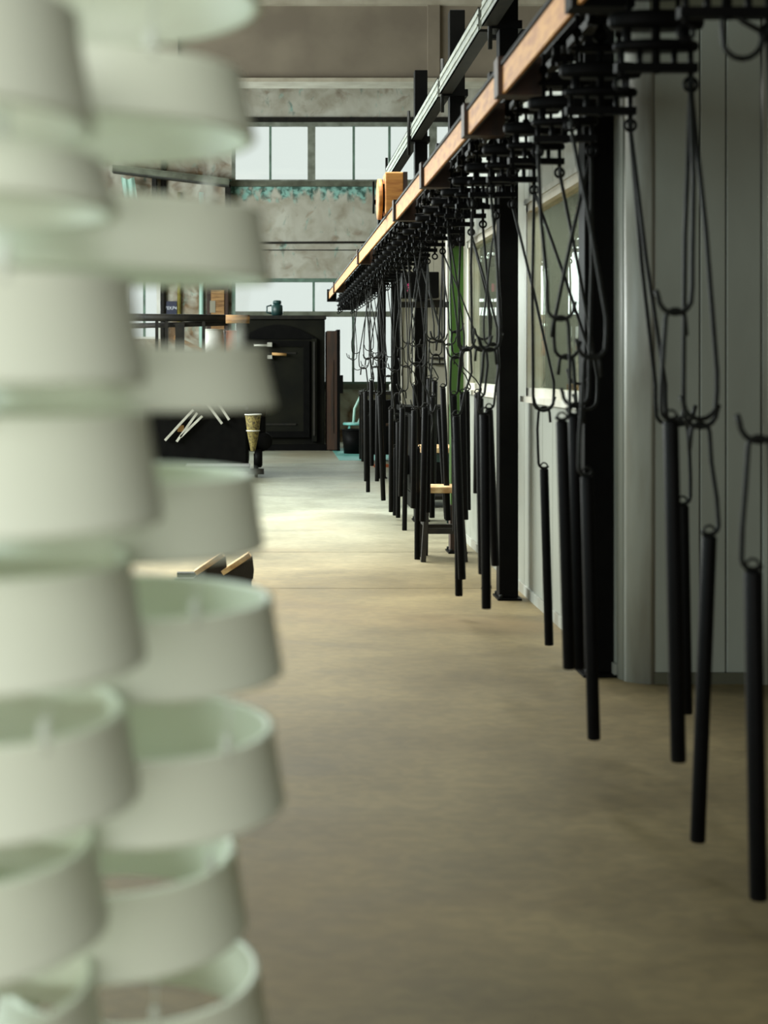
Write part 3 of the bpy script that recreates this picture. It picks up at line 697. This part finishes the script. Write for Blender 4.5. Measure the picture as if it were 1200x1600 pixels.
MB().tube([(-.30, -.16, 1.74), (-.02, -.16, 1.74)], .02, 8).build('latch_bar', 'alu', door)
MB().box(-.08, .0, -.2, -.1, 1.72, 1.79).build('latch_block', 'alu', door)
MB().box(-.08, .0, -.2, -.1, 1.52, 1.58).build('latch_block', 'alu', door)
MB().tube([(-.0, -.16, 1.60), (.24, -.16, 1.59)], .025, 8).build('handle', 'tan', door)
g = empty('rusty_panel', 'tall rusty brown sheet panel standing right of the oven cabinet', 'panel', (-.03, 23.2, 0))
MB().box(.94, 1.10, 0, .9, .02, 1.98).build('sheet', 'rust', g)
MB().box(1.10, 1.15, -.04, .9, .0, 2.0).build('edge_post', 'black', g)
MB().box(1.02, 1.04, -.012, 0, .3, 1.5).build('rib', 'rust', g)
MB().box(1.14, 1.20, -.05, .04, .95, 1.25).build('bracket', 'black', g)
g = empty('green_motor', 'small dark green motor on top of the oven cabinet', 'motor', (.085, 23.6, Z1+.06))
MB().disc((0,0,0), .10, .20, 18).build('housing', 'teal_dark', g); MB().disc((0,0,.20), .075, .06, 18).build('cap', 'teal_dark', g)
MB().tube([(-.09,0,.04),(-.17,0,.06),(-.17,0,.16),(-.09,0,.18)], .015, 8).build('handle', 'teal_dark', g)

# ------------------------------------------------------------------ rack and dark machine on the left, mid distance
g = empty('pipe_rack', 'dark horizontal pipe rack above the black machine on the left', 'rack', (0, 18.95, 0))
MB().tube([(-2.2, 0, 2.06), (-.35, 0, 2.04)], .05, 10).build('pipe', 'dark', g)
MB().tube([(-2.0, .1, 1.94), (-.6, .1, 1.98)], .035, 10).build('pipe', 'wood_dark', g)
MB().tube([(-.62, -.05, 2.03), (-.30, -.05, 2.03)], .058, 10).build('pipe_sleeve', 'wood', g)
for x in (-1.55, -1.42, -.92): MB().box(x-.02, x+.02, -.02, .02, 0, 2.02).build('upright', 'dark', g)
MB().box(-1.30, -1.18, -.03, .03, .9, 1.98).build('plate', 'dark', g)
g = empty('black_machine', 'bulky black wheeled machine half hidden behind the foreground rings', 'machine', (0, 17.6, 0))
MB().box(-1.62, -.30, 0, 1.1, .13, .86).build('body', 'black', g, bevel=.03)
MB().box(-1.66, -.34, -.04, 1.14, .86, .90).build('table_top', 'dark', g)
MB().box(-.30, -.08, .2, .8, .32, .92).build('side_column', 'black', g, bevel=.03)
MB().box(-1.18, -1.10, -.03, 0, .58, .66).build('latch', 'tan', g)
MB().lathe([(.001,-.05),(.09,-.05),(.115,-.03),(.115,.03),(.09,.05),(.001,.05)], (-.17, .1, .24), 18, 'X').build('roller', 'black', g)
MB().lathe([(.001,-.05),(.09,-.05),(.115,-.03),(.115,.03),(.09,.05),(.001,.05)], (-.11, .2, .45), 18, 'Y').build('roller', 'black', g)
for x in (-1.5, -.5, -.2):
    MB().disc((x-.02, .12, .09), .09, .04, 16, 'X').build('wheel', 'black', g); MB().box(x-.03, x+.03, .08, .16, .09, .3).build('fork', 'black', g)
MB().box(-.30, -.10, -.05, .0, .05, .12).build('pedal', 'dark', g)
# straw basket
g = empty('straw_basket', 'tapering straw coloured basket hanging on the black machine', 'basket', (-.235, 17.45, .35))
MB().lathe([(.03,0),(.07,.2),(.10,.45),(.095,.45),(.06,.2),(.02,.01)], (0,0,0), 14).build('weave', 'basket', g)
MB().torus((0,0,.45), .10, .008, 'Z', 18, 6).build('rim', 'white', g); MB().torus((0,0,.25), .08, .007, 'Z', 18, 6).build('band', 'white', g)
# pale profiles leaning on the machine
pf = [((302,640),(258,688),'widest pale aluminium profile poking out left over the black machine'), ((308,645),(276,690),'middle pale aluminium profile on the black machine'),
      ((316,650),(282,683),'thin pale aluminium profile right of the other two on the black machine'), ((322,628),(347,662),'pale aluminium profile pointing down right over the black machine'), ((340,628),(358,656),'short pale aluminium profile farthest right over the black machine')]
for i, (a, b, lb) in enumerate(pf):
    o = MB().obox(at(a[0], a[1], 17.54), at(b[0], b[1], 17.54), .06 if i in (0,3) else .035, .03).build('metal_profile', 'alu')
    tag(o, lb, 'profile', 'pale metal profiles')
sh = [(( -1.45, .92), 'copper', .07, .10, 'copper coloured lump at the left end of the machine table', 'part'), ((-.95, .92), 'copper', .06, .08, 'copper coloured lump in the middle of the machine table', 'part')]
for (x, z), mt, r, h, lb, cat in sh:
    g = empty('cast_part', lb, cat, (x, 17.7, .90)); MB().lathe([(.001,0),(r,0),(r*1.1,h*.4),(r*.7,h),(.001,h*1.05)], n=14).build('casting', mt, g); MB().disc((0,0,h), r*.4, .03, 12).build('boss', 'rust', g)
g = empty('storage_shelf', 'shelf board behind the pipe rack carrying white and orange pots', 'shelf', (0, 19.2, 0))
MB().box(-2.1, -.3, 0, .4, 1.50, 1.54).build('board', 'partition', g)
for x in (-2.08, -.34): MB().box(x-.02, x+.02, .1, .3, 0, 1.50).build('leg', 'dark', g)
def pot(x, r, h, mt, lb):
    g = empty('pot', lb, 'pot', (x, 19.4, 1.54)); MB().lathe([(.001,0),(r*.8,0),(r,h*.3),(r*.95,h),(r*.85,h),(r*.88,h*.3),(.001,.02)], n=18).build('body', mt, g)
    MB().torus((0,0,h), r*.93, .01, 'Z', 18, 6).build('rim', mt, g)
pot(-.56, .08, .34, 'copper', 'orange pot at the right end of the shelf under the pipe rack')
pot(-.80, .15, .36, 'white', 'white pot left of the orange pot on the rear shelf')
g = empty('wooden_clamp', 'brown wooden hand clamp lying on the rear shelf', 'tool', (-1.2, 19.4, 1.54))
MB().obox((-.15,0,.26), (.25,0,.06), .04, .06).build('jaw', 'wood', g); MB().obox((-.2,0,.03), (.2,0,.03), .05, .05).build('jaw', 'wood_dark', g); MB().tube([(-.12,0,.05),(-.12,0,.28)], .015, 8).build('screw', 'dark', g)

# tapered foot stand and timber cradle behind the rings
g = empty('foot_stand', 'small pointed dark foot of a stand touching the floor below the rings', 'stand', (-.365, 10.55, 0))
MB().lathe([(.001,0),(.05,0),(.055,.012),(.085,.07),(.085,.10),(.03,.12),(.03,.62),(.001,.62)], n=18).build('foot', 'dark', g)
MB().box(-.28, .2, -.15, .15, .62, .66).build('shelf_plate', 'dark', g)
g = empty('timber_cradle', 'low timber cradle with two wedge blocks on the floor beside the rings', 'cradle', (0, 8.95, 0))
MB().box(-.62, -.13, 0, .06, .0, .05).build('base_rail', 'wood_dark', g)
MB().box(-.62, -.13, .24, .30, .0, .05).build('base_rail', 'wood_dark', g)
for x0 in (-.50, -.33):
    a = x0; mb = MB(); 
    mb.prism([(a, .05), (a+.21, .05), (a+.215, .10), (a+.205, .19), (a+.19, .19), (a+.02, .075)], -.02, .035)
    mb.build('wedge', 'wood_dark', g)
    MB().obox((a+.015, .0, .088), (a+.19, .0, .203), .09, .03).build('wedge_lit_top', 'wood_pale', g)  # lit tops put into paler timber, shaded sides into dark
MB().box(-.155, -.13, -.01, .05, 0, .06).build('peg', 'wood_dark', g)

# ------------------------------------------------------------------ far right: column, partition, bench, stool, chair
g = empty('white_pipe', 'thin white vertical pipe left of the green lower post', 'pipe', (1.69, 13.6, 0))
MB().tube([(0,0,0),(0,0,2.85)], .014, 8).build('tube', 'white', g); MB().disc((0,0,0), .03, .02, 12).build('foot', 'white', g)
w = struct('wall_partition'); w.location = (0, 19.5, 0)
for a in (1.80, 2.24, 2.68, 3.12, 3.56): MB().box(a, a+.436, 0, .06, .0, 3.3).build('panel', 'partition', w)
MB().box(1.76, 4.1, -.02, .08, 3.3, 3.36).build('cap_rail', 'trim', w)
MB().box(1.76, 1.80, -.02, .08, 0, 3.3).build('edge_trim', 'trim_light', w)
for z in (1.42, 1.5): tag(MB().box(2.18, 2.42, 19.40, 19.5, z, z+.022).build('wall_bar', 'dark'), ('lower' if z < 1.45 else 'upper')+' short dark bar fixed to the grey partition', 'bar')
g = empty('wall_shelf', 'small dark bracket shelf on the grey partition beside the control box', 'shelf', (2.28, 19.4, 2.28))
MB().box(-.16, .12, -.05, .1, 0, .03).build('board', 'dark', g); MB().obox((0, 0, 0), (.0, .09, -.16), .02, .02).build('bracket', 'dark', g)
MB().box(-.1, .06, -.03, .05, .03, .08).build('tray', 'partition', g)
# tool bench with dark machine under the hooks
g = empty('machine_bench', 'dark bench with pale timber edge and teal legs beyond the stool', 'bench', (0, 12.0, 0))
MB().box(1.27, 1.62, 0, .6, .66, .70).build('top', 'wood_pale', g)
for x, y in ((1.30, .04), (1.58, .04), (1.30, .56), (1.58, .56)): MB().box(x-.02, x+.02, y-.02, y+.02, 0, .66).build('leg', 'teal_dark', g)
MB().box(1.32, 1.56, .02, .06, .58, .65).build('apron', 'teal_dark', g); MB().box(1.32, 1.56, .1, .5, .25, .28).build('lower_shelf', 'dark', g)
g = empty('dark_lathe', 'black cluttered machine standing behind the hanging bars', 'machine', (0, 13.85, 0))
MB().box(1.36, 2.3, 0, .8, .15, .95).build('body', 'black', g, bevel=.03); MB().box(1.30, 2.35, -.04, .84, .95, 1.0).build('table_top', 'black', g)
MB().disc((1.32, .1, .42), .10, .14, 18, 'Y').build('motor', 'black', g); MB().box(1.20, 1.3, .05, .2, .22, .36).build('switch_box', 'dark', g)
for x in (1.42, 2.2): MB().box(x-.05, x+.05, .05, .75, 0, .15).build('leg', 'black', g)
MB().lathe([(.05,-.03),(.14,-.03),(.15,0),(.14,.03),(.05,.03)], (1.40, -.1, .16), 22, 'X', True, True).build('hand_wheel', 'dark', g)
g = empty('wooden_stool', 'dark wooden stool with a pale timber seat under the hanging bars', 'stool', (1.23, 10.2, 0))
MB().box(-.14, .14, -.13, .13, .49, .535).build('seat', 'wood_pale', g, bevel=.006)
for sx in (-1, 1):
    for sy in (-1, 1): MB().obox((sx*.115, sy*.11, .49), (sx*.15, sy*.14, 0), .035, .04).build('leg', 'wood_dark', g)
for sy in (-1, 1): MB().obox((-.135, sy*.125, .22), (.135, sy*.125, .22), .025, .04).build('rung', 'wood_dark', g)
for sx in (-1, 1): MB().obox((sx*.13, -.12, .27), (sx*.13, .12, .27), .025, .04).build('rung', 'wood_dark', g)
g = empty('toolbox', 'worn teal crate with timber lid on the stool shelf level behind the stool', 'crate', (1.62, 11.7, 0)) if False else None
# work table with clutter by the far window
g = empty('side_table', 'dark side table before the far window carrying small orange and white items', 'table', (0, 20.6, 0))
MB().box(1.30, 2.6, 0, .6, .98, 1.03).build('top', 'dark', g)
for x, y in ((1.34, .05), (2.55, .05), (1.34, .55), (2.55, .55)): MB().box(x-.03, x+.03, y-.03, y+.03, 0, .98).build('leg', 'dark', g)
MB().box(1.4, 2.5, .05, .5, .1, .9).build('drawer_block', 'black', g)
for i, (x, mt, lb) in enumerate(((1.62, 'pipe_olive', 'yellow-green bottle on the side table, left'), (1.78, 'white', 'white bottle on the side table, centre'), (1.98, 'copper', 'orange bottle on the side table, right'), (2.2, 'mint', 'mint bottle at the right end of the side table'))):
    b = empty('bottle', lb, 'bottle', (x, 20.8, 1.03)); MB().lathe([(.001,0),(.045,0),(.05,.01),(.05,.09),(.02,.12),(.02,.15),(.001,.15)], n=14).build('body', mt, b); MB().disc((0,0,.15), .024, .025, 12).build('cap', 'white', b)
g = empty('orange_jack', 'slim rusty orange post stand before the side table', 'stand', (1.53, 19.6, 0))
MB().box(-.04, .04, -.04, .04, .03, 1.05).build('post', 'copper', g); MB().box(-.12, .12, -.12, .12, 0, .03).build('base', 'copper', g); MB().tube([(-.08,-.05,.55),(.12,-.05,.6)], .02, 8).build('crank', 'rust', g)
g = empty('teal_chair', 'mint metal chair frame with round seat beyond the oven cabinet', 'chair', (1.36, 23.0, 0))
MB().disc((0,0,.44), .20, .035, 26).build('seat', 'teal', g)
for a in range(4): MB().tube([(.13*math.cos(a*PI/2+.8), .13*math.sin(a*PI/2+.8), .44), (.2*math.cos(a*PI/2+.8), .2*math.sin(a*PI/2+.8), 0)], .014, 7).build('leg', 'teal', g)
MB().tube([(-.02,.16,.46),(.0,.2,.7),(.1,.24,.9),(.2,.24,.98)], .022, 8).build('back_post', 'mint', g)
MB().tube([(.06,.18,.46),(.13,.2,.62),(.24,.2,.7)], .02, 8).build('arm', 'mint', g)
g = empty('black_bin', 'black round bin under the mint chair seat', 'bin', (1.32, 22.55, 0))
MB().lathe([(.001,0),(.17,0),(.20,.38),(.19,.38),(.16,.02),(.001,.02)], n=24).build('tub', 'black', g); MB().torus((0,0,.38), .195, .012, 'Z', 24, 6).build('rim', 'black', g)
# debris by the second post
g = empty('scrap_wire', 'little tangle of rusty scrap wire on the floor left of the second post', 'scrap', (1.33, 8.75, .008))
pts = [(.03*math.sin(i*1.7)+.0, .03*math.cos(i*2.3), .012+.012*math.sin(i*1.3)+.004) for i in range(14)]
MB().tube(pts, .004, 6).build('wire', 'rust', g)
